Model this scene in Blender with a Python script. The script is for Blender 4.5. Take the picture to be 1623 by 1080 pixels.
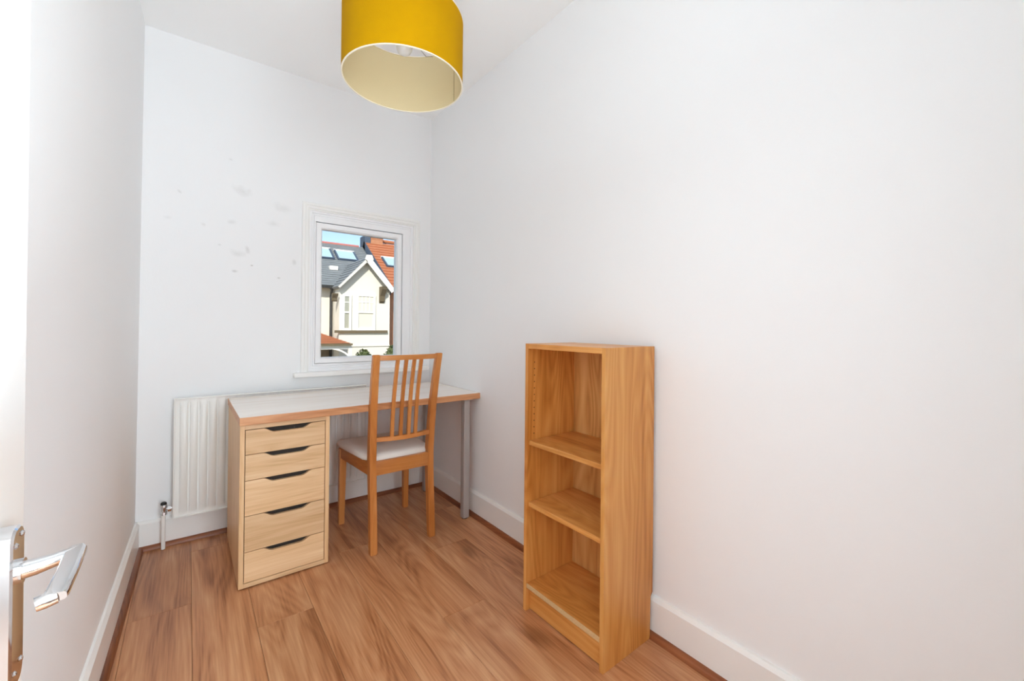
import bpy, bmesh, math, random
from mathutils import Vector, Matrix

for o in list(bpy.data.objects):
    bpy.data.objects.remove(o, do_unlink=True)
S = bpy.context.scene
COL = S.collection
random.seed(7)

# ------------------------------------------------------------------ camera
F, PPX, PPY, IW, IH = 666.6, 811.5, 515.2, 1623.0, 1080.0
YAW, PITCH, ROLL = -0.6541, 0.0041, 0.0097
CAM = Vector((-1.372, -2.767, 1.1283))
_fw = Vector((-math.sin(YAW), math.cos(YAW), 0)); _rt = Vector((math.cos(YAW), math.sin(YAW), 0)); _up = Vector((0, 0, 1))
FW = _fw * math.cos(PITCH) + _up * math.sin(PITCH); _u2 = _up * math.cos(PITCH) - _fw * math.sin(PITCH)
RT = _rt * math.cos(ROLL) + _u2 * math.sin(ROLL); UP = _u2 * math.cos(ROLL) - _rt * math.sin(ROLL)
cd = bpy.data.cameras.new('camera'); cam = bpy.data.objects.new('camera', cd); COL.objects.link(cam)
cd.sensor_fit = 'HORIZONTAL'; cd.sensor_width = 36.0; cd.lens = 36.0 * F / IW
cd.shift_x = -(PPX - IW / 2) / IW * -1; cd.shift_y = -(IH / 2 - PPY) / IW
cd.clip_start = 0.01; cd.clip_end = 300
M3 = Matrix((RT, UP, -FW)).transposed()
cam.matrix_world = Matrix.Translation(CAM) @ M3.to_4x4()
S.camera = cam

def ray(px, py):
    return FW + RT * ((px - PPX) / F) - UP * ((py - PPY) / F)
def at_y(px, py, y):
    r = ray(px, py); return CAM + r * ((y - CAM.y) / r.y)
def at_plane(px, py, p, n):
    r = ray(px, py); return CAM + r * ((Vector(p) - CAM).dot(n) / r.dot(n))

# ------------------------------------------------------------------ world, sun, light, exposure
W = bpy.data.worlds.new('sky'); S.world = W; W.use_nodes = True
nt = W.node_tree; nt.nodes.clear()
sky = nt.nodes.new('ShaderNodeTexSky'); sky.sky_type = 'NISHITA'; sky.sun_disc = False
sky.sun_elevation = math.radians(38); sky.sun_rotation = math.radians(200); sky.air_density = 1.0; sky.dust_density = 0.2; sky.ozone_density = 1.2
bg = nt.nodes.new('ShaderNodeBackground'); bg.inputs['Strength'].default_value = 0.17
wo = nt.nodes.new('ShaderNodeOutputWorld')
nt.links.new(sky.outputs[0], bg.inputs[0]); nt.links.new(bg.outputs[0], wo.inputs[0])

sl = bpy.data.lights.new('sun', 'SUN'); sl.energy = 4.8; sl.angle = 0.01; sl.color = (1.0, 0.95, 0.86)
so = bpy.data.objects.new('sun', sl); COL.objects.link(so)
so.rotation_euler = Vector((0.42, 0.72, -0.62)).to_track_quat('-Z', 'Y').to_euler()

# added fill, unseen, shining from the landing through the doorway behind the camera
al = bpy.data.lights.new('landing_fill', 'AREA'); al.shape = 'RECTANGLE'; al.size = 1.0; al.size_y = 1.8; al.energy = 55; al.color = (0.78, 0.905, 1.0)
ao = bpy.data.objects.new('landing_fill', al); COL.objects.link(ao)
ao.location = (-0.75, -4.25, 1.25); ao.rotation_euler = Vector((0, 1, 0)).to_track_quat('-Z', 'Z').to_euler()
# added unseen fill aimed at the ceiling, standing in for a bounced flash
fl_ = bpy.data.lights.new('bounce_fill', 'AREA'); fl_.shape = 'DISK'; fl_.size = 0.35; fl_.spread = math.radians(115); fl_.energy = 7.6; fl_.color = (0.755, 0.90, 1.0)
fo = bpy.data.objects.new('bounce_fill', fl_); COL.objects.link(fo)
fo.location = (-1.26, -2.55, 0.95); fo.rotation_euler = Vector((-0.12, 0.36, 1)).to_track_quat('-Z', 'Y').to_euler()
# portal that helps sample the daylight through the window
pl = bpy.data.lights.new('window_portal', 'AREA'); pl.shape = 'RECTANGLE'; pl.size = 0.5; pl.size_y = 0.82
po = bpy.data.objects.new('window_portal', pl); COL.objects.link(po)
po.location = (-0.5, 0.11, 1.318); po.rotation_euler = Vector((0, -1, 0)).to_track_quat('-Z', 'Z').to_euler()
pl.cycles.is_portal = True

S.view_settings.view_transform = 'Standard'; S.view_settings.look = 'None'
S.view_settings.gamma = 1.0; S.view_settings.use_curve_mapping = False
S.cycles.max_bounces = 16; S.cycles.diffuse_bounces = 10
S.view_settings.exposure = 0.08

# ------------------------------------------------------------------ helpers
def srgb(r, g, b):
    f = lambda c: (c / 255 / 12.92) if c / 255 <= 0.04045 else ((c / 255 + 0.055) / 1.055) ** 2.4
    return (f(r), f(g), f(b), 1.0)

def mat(name, col, rough=0.5, metal=0.0, bump=0.0, bscale=200, coat=0.0, spec=0.5, var=0.0, vscale=3.0):
    m = bpy.data.materials.new(name); m.use_nodes = True; n = m.node_tree; b = n.nodes['Principled BSDF']
    b.inputs['Base Color'].default_value = col; b.inputs['Roughness'].default_value = rough; b.inputs['Metallic'].default_value = metal
    b.inputs['Coat Weight'].default_value = coat; b.inputs['Specular IOR Level'].default_value = spec
    tc = n.nodes.new('ShaderNodeTexCoord')
    if bump:
        no = n.nodes.new('ShaderNodeTexNoise'); no.inputs['Scale'].default_value = bscale; no.inputs['Detail'].default_value = 4
        bp = n.nodes.new('ShaderNodeBump'); bp.inputs['Strength'].default_value = bump; bp.inputs['Distance'].default_value = 0.002
        n.links.new(tc.outputs['Object'], no.inputs['Vector']); n.links.new(no.outputs['Fac'], bp.inputs['Height']); n.links.new(bp.outputs[0], b.inputs['Normal'])
    if var:
        no = n.nodes.new('ShaderNodeTexNoise'); no.inputs['Scale'].default_value = vscale; no.inputs['Detail'].default_value = 5
        mx = n.nodes.new('ShaderNodeMix'); mx.data_type = 'RGBA'
        c2 = tuple(c * (1 - var) for c in col[:3]) + (1,)
        mx.inputs['A'].default_value = col; mx.inputs['B'].default_value = c2
        n.links.new(tc.outputs['Object'], no.inputs['Vector']); n.links.new(no.outputs['Fac'], mx.inputs['Factor']); n.links.new(mx.outputs['Result'], b.inputs['Base Color'])
    return m

def wood(name, dark, mid, light, axis='Z', rough=0.4, scale=1.0, ring=0.5, coat=0.0, knots=False, fine=0.35, spec=0.5):
    """procedural timber: long streaks along `axis`, cathedral rings, fine pores"""
    m = bpy.data.materials.new(name); m.use_nodes = True; n = m.node_tree; L = n.links; b = n.nodes['Principled BSDF']
    b.inputs['Roughness'].default_value = rough; b.inputs['Coat Weight'].default_value = coat; b.inputs['Coat Roughness'].default_value = 0.25
    b.inputs['Specular IOR Level'].default_value = spec
    tc = n.nodes.new('ShaderNodeTexCoord'); oi = n.nodes.new('ShaderNodeObjectInfo')
    add = n.nodes.new('ShaderNodeVectorMath'); add.operation = 'ADD'
    ml = n.nodes.new('ShaderNodeVectorMath'); ml.operation = 'SCALE'; ml.inputs[0].default_value = (37.0, 53.0, 29.0)
    L.new(oi.outputs['Random'], ml.inputs['Scale']); L.new(tc.outputs['Object'], add.inputs[0]); L.new(ml.outputs[0], add.inputs[1])
    def mp(a, c):
        k = n.nodes.new('ShaderNodeMapping'); sc = [a * scale] * 3; sc['XYZ'.index(axis)] = c * scale
        k.inputs['Scale'].default_value = sc; L.new(add.outputs[0], k.inputs['Vector']); return k
    n1 = n.nodes.new('ShaderNodeTexNoise'); n1.inputs['Scale'].default_value = 1; n1.inputs['Detail'].default_value = 5; n1.inputs['Distortion'].default_value = 0.8
    L.new(mp(11, 0.9).outputs[0], n1.inputs['Vector'])
    # rings from the contour lines of a smooth stretched field
    n2 = n.nodes.new('ShaderNodeTexNoise'); n2.inputs['Scale'].default_value = 1; n2.inputs['Detail'].default_value = 1.0; n2.inputs['Distortion'].default_value = 0.3
    L.new(mp(6.5, 0.85).outputs[0], n2.inputs['Vector'])
    m1 = n.nodes.new('ShaderNodeMath'); m1.operation = 'MULTIPLY'; m1.inputs[1].default_value = 34; L.new(n2.outputs['Fac'], m1.inputs[0])
    m2 = n.nodes.new('ShaderNodeMath'); m2.operation = 'PINGPONG'; m2.inputs[1].default_value = 1.0; L.new(m1.outputs[0], m2.inputs[0])
    n3 = n.nodes.new('ShaderNodeTexNoise'); n3.inputs['Scale'].default_value = 1; n3.inputs['Detail'].default_value = 3
    L.new(mp(170, 5).outputs[0], n3.inputs['Vector'])
    a1 = n.nodes.new('ShaderNodeMath'); a1.operation = 'MULTIPLY_ADD'; a1.inputs[1].default_value = ring * 0.35; L.new(m2.outputs[0], a1.inputs[0]); L.new(n1.outputs['Fac'], a1.inputs[2])
    a2 = n.nodes.new('ShaderNodeMath'); a2.operation = 'MULTIPLY_ADD'; a2.inputs[1].default_value = fine; L.new(n3.outputs['Fac'], a2.inputs[0]); L.new(a1.outputs[0], a2.inputs[2])
    r = n.nodes.new('ShaderNodeMapRange'); off = ring * 0.175 + fine * 0.5
    r.inputs['From Min'].default_value = 0.22 + off; r.inputs['From Max'].default_value = 0.78 + off; L.new(a2.outputs[0], r.inputs['Value'])
    cr = n.nodes.new('ShaderNodeValToRGB'); e = cr.color_ramp.elements
    e[0].position = 0.0; e[0].color = dark; e[1].position = 1.0; e[1].color = light; x = e.new(0.45); x.color = mid
    L.new(r.outputs[0], cr.inputs[0]); out = cr.outputs[0]
    if knots:
        v = n.nodes.new('ShaderNodeTexVoronoi'); v.inputs['Scale'].default_value = 1.0; L.new(mp(5.2, 2.1).outputs[0], v.inputs['Vector'])
        kr = n.nodes.new('ShaderNodeMapRange'); kr.inputs['From Min'].default_value = 0.03; kr.inputs['From Max'].default_value = 0.2
        nz = n.nodes.new('ShaderNodeMath'); nz.operation = 'MULTIPLY_ADD'; nz.inputs[1].default_value = 0.16; L.new(n1.outputs['Fac'], nz.inputs[0]); L.new(v.outputs['Distance'], nz.inputs[2])
        sb = n.nodes.new('ShaderNodeMath'); sb.operation = 'SUBTRACT'; sb.inputs[1].default_value = 0.06; L.new(nz.outputs[0], sb.inputs[0]); L.new(sb.outputs[0], kr.inputs['Value'])
        mk = n.nodes.new('ShaderNodeMix'); mk.data_type = 'RGBA'; mk.inputs['A'].default_value = tuple(c * 0.62 for c in dark[:3]) + (1,); L.new(kr.outputs[0], mk.inputs['Factor']); L.new(out, mk.inputs['B']); out = mk.outputs['Result']
    # each piece a little lighter or darker than the next
    hv = n.nodes.new('ShaderNodeHueSaturation'); hm = n.nodes.new('ShaderNodeMapRange'); hm.inputs['To Min'].default_value = 0.92; hm.inputs['To Max'].default_value = 1.08
    L.new(oi.outputs['Random'], hm.inputs['Value']); L.new(hm.outputs[0], hv.inputs['Value']); L.new(out, hv.inputs['Color']); L.new(hv.outputs[0], b.inputs['Base Color'])
    bp = n.nodes.new('ShaderNodeBump'); bp.inputs['Strength'].default_value = 0.08; bp.inputs['Distance'].default_value = 0.001
    L.new(n3.outputs['Fac'], bp.inputs['Height']); L.new(bp.outputs[0], b.inputs['Normal'])
    return m

def obj(name, bm, m, parent=None, smooth=False, loc=None, rz=0.0, angle=None):
    me = bpy.data.meshes.new(name); bmesh.ops.recalc_face_normals(bm, faces=bm.faces[:]); bm.to_mesh(me); bm.free()
    ms = m if isinstance(m, (list, tuple)) else [m]
    for k in ms: me.materials.append(k)
    if smooth:
        for p in me.polygons: p.use_smooth = True
        if angle is not None:
            me.set_sharp_from_angle(angle=math.radians(angle))
    o = bpy.data.objects.new(name, me); COL.objects.link(o)
    if parent: o.parent = parent
    if loc is not None: o.location = loc
    o.rotation_euler.z = rz
    return o

def empty(name, loc=(0, 0, 0), rz=0.0, parent=None):
    o = bpy.data.objects.new(name, None); COL.objects.link(o); o.location = loc; o.rotation_euler.z = rz; o.empty_display_size = 0.1
    if parent: o.parent = parent
    return o
def tag(o, label=None, cat=None, group=None, kind=None):
    if label: o['label'] = label
    if cat: o['category'] = cat
    if group: o['group'] = group
    if kind: o['kind'] = kind
    return o

def box(bm, x0, x1, y0, y1, z0, z1, bev=0.0, seg=1, mi=0):
    v = [bm.verts.new((x, y, z)) for x in (x0, x1) for y in (y0, y1) for z in (z0, z1)]
    fs = [bm.faces.new([v[i] for i in q]) for q in ((0, 1, 3, 2), (4, 6, 7, 5), (0, 4, 5, 1), (2, 3, 7, 6), (0, 2, 6, 4), (1, 5, 7, 3))]
    for f in fs: f.material_index = mi
    if bev:
        es = list({e for f in fs for e in f.edges})
        bmesh.ops.bevel(bm, geom=es, offset=bev, segments=seg, profile=0.6, affect='EDGES')
    return fs
def bx(*a, **k):
    bm = bmesh.new(); box(bm, *a, **k); return bm

def prism(bm, pts, d, mi=0):
    """closed polygon of Vectors extruded along vector d"""
    d = Vector(d); a = [bm.verts.new(p) for p in pts]; b = [bm.verts.new(Vector(p) + d) for p in pts]
    bm.faces.new(a).material_index = mi; bm.faces.new(b[::-1]).material_index = mi
    for i in range(len(a)):
        j = (i + 1) % len(a); bm.faces.new([a[i], b[i], b[j], a[j]]).material_index = mi
def pr(pts, d):
    bm = bmesh.new(); prism(bm, pts, d); return bm

def sweep(bm, path, prof, up=Vector((0, 0, 1)), closed=False):
    """profile [(side, up)] carried along a path of points"""
    path = [Vector(p) for p in path]; rings = []
    for i, p in enumerate(path):
        a = path[max(i - 1, 0)]; b = path[min(i + 1, len(path) - 1)]; t = (b - a).normalized()
        s = t.cross(up)
        if s.length < 1e-5: s = Vector((1, 0, 0))
        s.normalize(); u = s.cross(t).normalized()
        pf = prof[i] if isinstance(prof[0], list) else prof
        rings.append([bm.verts.new(p + s * x + u * y) for x, y in pf])
    for a, b in zip(rings, rings[1:]):
        k = len(a)
        for i in range(k): bm.faces.new([a[i], a[(i + 1) % k], b[(i + 1) % k], b[i]])
    bm.faces.new(rings[0][::-1]); bm.faces.new(rings[-1])

def circ(r, n=12, sq=0.0):
    return [(r * math.cos(2 * math.pi * i / n), r * math.sin(2 * math.pi * i / n)) for i in range(n)]
def rrect(w, h, r, n=3):
    out = []
    for cx, cy, a0 in ((w / 2 - r, h / 2 - r, 0), (-w / 2 + r, h / 2 - r, 90), (-w / 2 + r, -h / 2 + r, 180), (w / 2 - r, -h / 2 + r, 270)):
        for k in range(n + 1):
            a = math.radians(a0 + 90 * k / n); out.append((cx + r * math.cos(a), cy + r * math.sin(a)))
    return out
def tube(path, r, n=10, up=Vector((0, 0, 1))):
    bm = bmesh.new(); sweep(bm, path, circ(r, n), up); return bm
def lathe(prof, c=(0, 0, 0), n=48, caps=False):
    bm = bmesh.new(); rings = []
    for r, z in prof:
        rings.append([bm.verts.new((c[0] + r * math.cos(2 * math.pi * i / n), c[1] + r * math.sin(2 * math.pi * i / n), c[2] + z)) for i in range(n)])
    for a, b in zip(rings, rings[1:]):
        for i in range(n): bm.faces.new([a[i], a[(i + 1) % n], b[(i + 1) % n], b[i]])
    if caps: bm.faces.new(rings[0][::-1]); bm.faces.new(rings[-1])
    return bm

# ------------------------------------------------------------------ materials
def wall_mat(name, col, spots=()):
    m = mat(name, col, 0.75, bump=0.12, bscale=90, spec=0.25)
    if spots:
        n = m.node_tree; L = n.links; b = n.nodes['Principled BSDF']; tc = n.nodes.new('ShaderNodeTexCoord')
        no = n.nodes.new('ShaderNodeTexNoise'); no.inputs['Scale'].default_value = 28; no.inputs['Detail'].default_value = 3
        L.new(tc.outputs['Object'], no.inputs['Vector']); prev = None
        for (x, z, r, s, ax) in spots:
            mp = n.nodes.new('ShaderNodeMapping'); mp.vector_type = 'TEXTURE'
            mp.inputs['Location'].default_value = (x, 0, z); mp.inputs['Rotation'].default_value = (0, ax, 0); mp.inputs['Scale'].default_value = (r * 1.7, 1, r)
            L.new(tc.outputs['Object'], mp.inputs['Vector'])
            sx = n.nodes.new('ShaderNodeVectorMath'); sx.operation = 'MULTIPLY'; sx.inputs[1].default_value = (1, 0, 1); L.new(mp.outputs[0], sx.inputs[0])
            ln = n.nodes.new('ShaderNodeVectorMath'); ln.operation = 'LENGTH'; L.new(sx.outputs[0], ln.inputs[0])
            ad = n.nodes.new('ShaderNodeMath'); ad.operation = 'MULTIPLY_ADD'; ad.inputs[1].default_value = 1.6; L.new(no.outputs['Fac'], ad.inputs[0]); L.new(ln.outputs['Value'], ad.inputs[2])
            mr = n.nodes.new('ShaderNodeMapRange'); mr.inputs['From Min'].default_value = 0.9; mr.inputs['From Max'].default_value = 1.75; mr.inputs['To Min'].default_value = s; mr.inputs['To Max'].default_value = 0.0
            L.new(ad.outputs[0], mr.inputs['Value'])
            if prev is None: prev = mr.outputs[0]
            else:
                mx = n.nodes.new('ShaderNodeMath'); mx.operation = 'MAXIMUM'; L.new(prev, mx.inputs[0]); L.new(mr.outputs[0], mx.inputs[1]); prev = mx.outputs[0]
        mx = n.nodes.new('ShaderNodeMix'); mx.data_type = 'RGBA'; mx.inputs['A'].default_value = col; mx.inputs['B'].default_value = srgb(150, 146, 136)
        L.new(prev, mx.inputs['Factor']); L.new(mx.outputs['Result'], b.inputs['Base Color'])
    return m

BANG, LANG, RW, H = -0.0068, -0.0244, 1.5764, 2.613
def back_local(px, py):
    n = Vector((math.sin(BANG), -math.cos(BANG), 0)); p = at_plane(px, py, (0, 0, 0), n)
    c, s = math.cos(-BANG), math.sin(-BANG); return (c * p.x - s * p.y, p.z)
spots = []
for px, py, r, s, a in ((385, 303, .032, .16, .3), (285, 304, .010, .25, .8), (366, 253, .008, .2, 0), (376, 402, .024, .14, .2), (392, 395, .016, .24, 1.2), (372, 430, .010, .3, 0),
                        (447, 330, .035, .10, .1), (433, 355, .024, .12, 0), (442, 441, .007, .3, 0), (323, 356, .010, .14, .6), (399, 421, .005, .5, 0), (466, 415, .016, .2, 1.4), (367, 352, .016, .12, 0), (266, 345, .014, .1, 0), (348, 388, .006, .2, 0)):
    x, z = back_local(px, py); spots.append((x, z, r, s, a))
WHITE = srgb(243, 243, 243)
M_wall = wall_mat('wall_paint', WHITE); M_wallb = wall_mat('wall_paint_scuffed', WHITE, spots)
M_ceil = wall_mat('ceiling_paint', srgb(249, 249, 248))
M_trim = mat('white_gloss_paint', srgb(244, 243, 240), 0.35, bump=0.03, bscale=40)
M_upvc = mat('white_upvc', srgb(246, 246, 247), 0.3)
M_plank = wood('laminate_oak', srgb(148, 90, 52), srgb(192, 132, 88), srgb(216, 164, 120), 'Y', rough=0.3, ring=0.42, knots=True, fine=0.5)
M_bead = wood('floor_beading', srgb(98, 50, 26), srgb(134, 76, 44), srgb(160, 98, 60), 'Y', rough=0.4)
M_sub = mat('underlay', srgb(70, 50, 38), 0.9, bump=0.2)
M_case = wood('oak_veneer_vertical', srgb(180, 108, 40), srgb(212, 144, 70), srgb(230, 170, 98), 'Z', rough=0.36, ring=0.5, fine=0.3)
M_caseh = wood('oak_veneer_shelf', srgb(176, 106, 40), srgb(208, 140, 68), srgb(228, 168, 98), 'Y', rough=0.34, ring=0.4, fine=0.3)
M_caseb = wood('oak_veneer_back', srgb(176, 116, 56), srgb(208, 150, 84), srgb(226, 176, 112), 'Z', rough=0.5, ring=0.7, fine=0.3)
M_draw = wood('pale_oak_fronts', srgb(206, 164, 116), srgb(226, 188, 142), srgb(238, 206, 164), 'X', rough=0.42, ring=0.35, fine=0.5)
M_drawv = wood('pale_oak_carcass', srgb(202, 158, 108), srgb(222, 182, 134), srgb(234, 200, 156), 'Z', rough=0.42, ring=0.35, fine=0.5)
M_dark = mat('painted_recess_shade', srgb(38, 30, 24), 0.7, bump=0.05)
M_top = wood('limed_tabletop', srgb(232, 216, 200), srgb(240, 230, 220), srgb(246, 240, 232), 'X', rough=0.18, ring=0.25, fine=0.3, spec=0.6)
M_tedge = wood('tabletop_edging', srgb(180, 120, 76), srgb(204, 146, 100), srgb(218, 166, 122), 'X', rough=0.4)
M_chair = wood('honey_beech', srgb(180, 106, 44), srgb(200, 128, 64), srgb(216, 150, 86), 'Z', rough=0.36, ring=0.3, fine=0.25)
M_chairx = wood('honey_beech_rail', srgb(180, 106, 44), srgb(200, 128, 64), srgb(216, 150, 86), 'X', rough=0.36, ring=0.3, fine=0.25)
M_cush = mat('white_seat_fabric', srgb(240, 236, 228), 0.85, bump=0.25, bscale=600)
M_steel = mat('grey_steel', srgb(178, 172, 168), 0.42, metal=0.2, bump=0.02)
M_chrome = mat('polished_chrome', srgb(225, 226, 228), 0.08, metal=1.0)
M_rad = mat('radiator_enamel', srgb(240, 240, 236), 0.35, bump=0.02)
M_copper = mat('painted_pipe', srgb(240, 238, 234), 0.35, bump=0.03)
M_black = mat('black_plastic', srgb(26, 26, 26), 0.5, bump=0.03)
M_yel = mat('mustard_velvet', srgb(190, 140, 0), 0.9, spec=0.08, bump=0.3, bscale=350, var=0.14, vscale=9)
M_line = mat('cream_shade_lining', srgb(210, 192, 150), 0.6, bump=0.04)
M_rim = mat('cream_rim_tape', srgb(240, 232, 212), 0.6, bump=0.04)
M_cream = mat('cream_plastic', srgb(240, 238, 230), 0.4, bump=0.02)
M_chip = mat('worn_chipboard', srgb(234, 196, 144), 0.85, bump=0.4, bscale=500, var=0.35, vscale=260, spec=0.2)

# ------------------------------------------------------------------ room shell
def st(o): o['kind'] = 'structure'; return o
floor = st(obj('floor', bx(-1.95, 0.12, -4.3, 0.12, -0.06, -0.010), M_sub))
# laminate planks, one by one
seams = [-1.547 - 0.193, -1.547, -1.354, -1.161, -0.968, -0.775, -0.582, -0.389, -0.196, -0.003, 0.05]
joints = [-0.30, -0.64, -0.16, -0.957, -0.36, -0.60, -1.32, -0.85, -0.45, -1.1]
for i in range(len(seams) - 1):
    x0, x1 = seams[i], seams[i + 1]; y = joints[i]
    while y < 0.05: y += 1.285
    while y > -3.0:
        y0, y1 = y - 1.285, min(y, 0.05)
        if y1 - y0 > 0.02:
            g = 0.0004; w = (x1 - x0) / 2 - g; l = (y1 - y0) / 2 - g
            bm = bmesh.new(); box(bm, -w, w, -l, l, -0.010, 0.0, 0.0007)
            obj('plank', bm, M_plank, floor, loc=((x0 + x1) / 2, (y0 + y1) / 2, 0))
        y -= 1.285
LB = Vector((-RW * math.cos(BANG), -RW * math.sin(BANG), 0))       # left back corner
st(obj('wall_right', bx(0, 0.12, -2.92, 0.16, -0.06, H + 0.1), M_wall))
# back wall with the window opening
WX0, WX1, WZ0, WZ1 = -0.808, -0.126, 0.836, 1.832
bm = bmesh.new()
for a in ((-1.75, WX0, -0.06, H + .1), (WX1, 0.12, -0.06, H + .1), (WX0, WX1, -0.06, WZ0), (WX0, WX1, WZ1, H + .1)):
    box(bm, a[0], a[1], 0, 0.16, a[2], a[3])
bmesh.ops.remove_doubles(bm, verts=bm.verts[:], dist=1e-5)
wb = st(obj('wall_back', bm, M_wallb, rz=BANG))
# left wall leans a touch into the room towards the ceiling
bm = bx(-0.10, 0, -2.95, 0.16, -0.06, H + 0.1)
for v in bm.verts:
    if v.co.z > 1: v.co.x += 0.014
st(obj('wall_left', bm, M_wall, loc=LB, rz=LANG))
st(obj('ceiling', bx(-1.95, 0.12, -4.3, 0.16, H, H + 0.12), M_ceil))
# wall behind the camera with the doorway, and the landing beyond it
DX0, DX1, DZ = -1.53, -0.745, 2.0
bm = bmesh.new()
for a in ((-1.95, DX0, 0, H), (DX1, 0.12, 0, H), (DX0, DX1, DZ, H)): box(bm, a[0], a[1], -2.92, -2.80, a[2], a[3])
st(obj('wall_front', bm, M_wall))
bm = bmesh.new(); box(bm, -1.95, -1.85, -4.3, -2.92, 0, H); box(bm, -0.2, -0.1, -4.3, -2.92, 0, H); box(bm, -1.95, -0.1, -4.4, -4.3, 0, H)
st(obj('wall_landing', bm, M_wall))

# skirting boards with a chamfered top and the wooden beading at their foot
HS = 0.142
def skirt_prof(u, v):      # u away from the wall, v up
    return [(0, 0), (0.018, 0), (0.018, HS - 0.012), (0.008, HS), (0, HS)]
def bead_prof():
    return [(0.018, 0)] + [(0.018 + 0.019 * math.sin(math.radians(a)), 0.021 * math.cos(math.radians(a))) for a in (0, 20, 40, 60, 80, 90)]
def run(name, prof, fn, s0, s1, m):
    bm = bmesh.new(); a = [bm.verts.new(fn(u, s0, v)) for u, v in prof]; b = [bm.verts.new(fn(u, s1, v)) for u, v in prof]
    bm.faces.new(a); bm.faces.new(b[::-1])
    for i in range(len(a)):
        j = (i + 1) % len(a); bm.faces.new([a[i], a[j], b[j], b[i]])
    return st(obj(name, bm, m))
def fr(u, s, v): return Vector((-u, -s, v))
def fb(u, s, v):
    c, q = math.cos(BANG), math.sin(BANG); x, y = -s, -u; return Vector((c * x - q * y, q * x + c * y, v))
def fl(u, s, v):
    c, q = math.cos(LANG), math.sin(LANG); x, y = u, -s; return Vector((LB.x + c * x - q * y, LB.y + q * x + c * y, v))
run('baseboard_right', skirt_prof(0, 0), fr, 0.0, 2.80, M_trim)
run('baseboard_back', skirt_prof(0, 0), fb, 0.0, RW, M_trim)
run('baseboard_left', skirt_prof(0, 0), fl, 0.0, 2.80, M_trim)
run('trim_1', bead_prof(), fr, 0.018, 2.80, M_bead)
M_beadx = wood('floor_beading_cross', srgb(98, 50, 26), srgb(134, 76, 44), srgb(160, 98, 60), 'X', rough=0.4)
run('trim_2', bead_prof(), fb, 0.018, RW - 0.018, M_beadx)
run('trim_3', bead_prof(), fl, 0.018, 2.80, M_bead)

# ------------------------------------------------------------------ window
win = st(empty('window_1', (0, 0, 0), BANG))
def frame(x0, x1, z0, z1, w, y0, y1, bev=0.0, wb=None, wt=None):
    """four-sided frame, outer size given, member width w"""
    bm = bmesh.new(); wb = w if wb is None else wb; wt = w if wt is None else wt
    box(bm, x0, x0 + w, y0, y1, z0, z1, bev); box(bm, x1 - w, x1, y0, y1, z0, z1, bev)
    box(bm, x0 + w - .0005, x1 - w + .0005, y0, y1, z1 - wt, z1, bev)
    if wb: box(bm, x0 + w - .0005, x1 - w + .0005, y0, y1, z0, z0 + wb, bev)
    return bm
# architrave: mitred, stepped
def mitre(x0, x1, z0, z1, prof, parent, name, m, bottom=False):
    """prof: list of (inset from outer edge, y)"""
    bm = bmesh.new()
    path = [(x0, z0, 1, 0 if not bottom else 1), (x0, z1, 1, -1), (x1, z1, -1, -1), (x1, z0, -1, 0 if not bottom else 1)]
    rings = [[bm.verts.new((x + sx * i, y, z + sz * i)) for i, y in prof] for x, z, sx, sz in path]
    pairs = list(zip(rings, rings[1:])) + ([(rings[-1], rings[0])] if bottom else [])
    k = len(prof)
    for a, b in pairs:
        for i in range(k): bm.faces.new([a[i], a[(i + 1) % k], b[(i + 1) % k], b[i]])
    if not bottom: bm.faces.new(rings[0]); bm.faces.new(rings[-1][::-1])
    return obj(name, bm, m, parent)
mitre(-0.843, -0.088, 0.842, 1.868, [(0, 0.0), (0, -0.016), (0.004, -0.020), (0.016, -0.020), (0.020, -0.016), (0.034, -0.016), (0.038, -0.010), (0.044, -0.010), (0.044, 0.0)], win, 'architrave', M_trim)
# fixed outer frame set in the opening and the opening sash
mitre(-0.806, -0.128, 0.842, 1.830, [(0, 0.06), (0, 0.0), (0.018, 0.0), (0.022, 0.006), (0.030, 0.006), (0.036, 0.012), (0.036, 0.06)], win, 'window_frame', M_upvc, bottom=True)
sash = mitre(-0.762, -0.212, 0.890, 1.757, [(0, 0.055), (0, 0.004), (0.004, 0.0), (0.028, 0.0), (0.036, 0.012), (0.036, 0.055)], win, 'sash', M_upvc, bottom=True)
bm = bmesh.new()
for q_ in ((-0.772, -0.764, 0.876, 1.796), (-0.207, -0.160, 0.876, 1.796), (-0.764, -0.207, 1.762, 1.796), (-0.764, -0.207, 0.876, 0.8875)): box(bm, q_[0], q_[1], 0.003, 0.058, q_[2], q_[3])
bmesh.ops.remove_doubles(bm, verts=bm.verts[:], dist=1e-5)
obj('frame_infill', bm, M_upvc, win)
bm = bmesh.new()
for q_ in ((-0.768, -0.757, 0.884, 1.764), (-0.217, -0.203, 0.884, 1.766), (-0.757, -0.217, 1.752, 1.766), (-0.757, -0.217, 0.884, 0.894)): box(bm, q_[0], q_[1], 0.056, 0.060, q_[2], q_[3])
obj('gasket', bm, M_black, win)
g = bpy.data.materials.new('clear_glass'); g.use_nodes = True; n = g.node_tree; n.nodes.clear()
o_ = n.nodes.new('ShaderNodeOutputMaterial'); mx = n.nodes.new('ShaderNodeMixShader'); tr = n.nodes.new('ShaderNodeBsdfTransparent'); gl = n.nodes.new('ShaderNodeBsdfGlossy'); fz = n.nodes.new('ShaderNodeFresnel')
gl.inputs['Roughness'].default_value = 0.02; fz.inputs['IOR'].default_value = 1.25
n.links.new(fz.outputs[0], mx.inputs[0]); n.links.new(tr.outputs[0], mx.inputs[1]); n.links.new(gl.outputs[0], mx.inputs[2]); n.links.new(mx.outputs[0], o_.inputs[0])
obj('pane', bx(-0.728, -0.246, 0.022, 0.026, 0.924, 1.723), g, sash)
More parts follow.
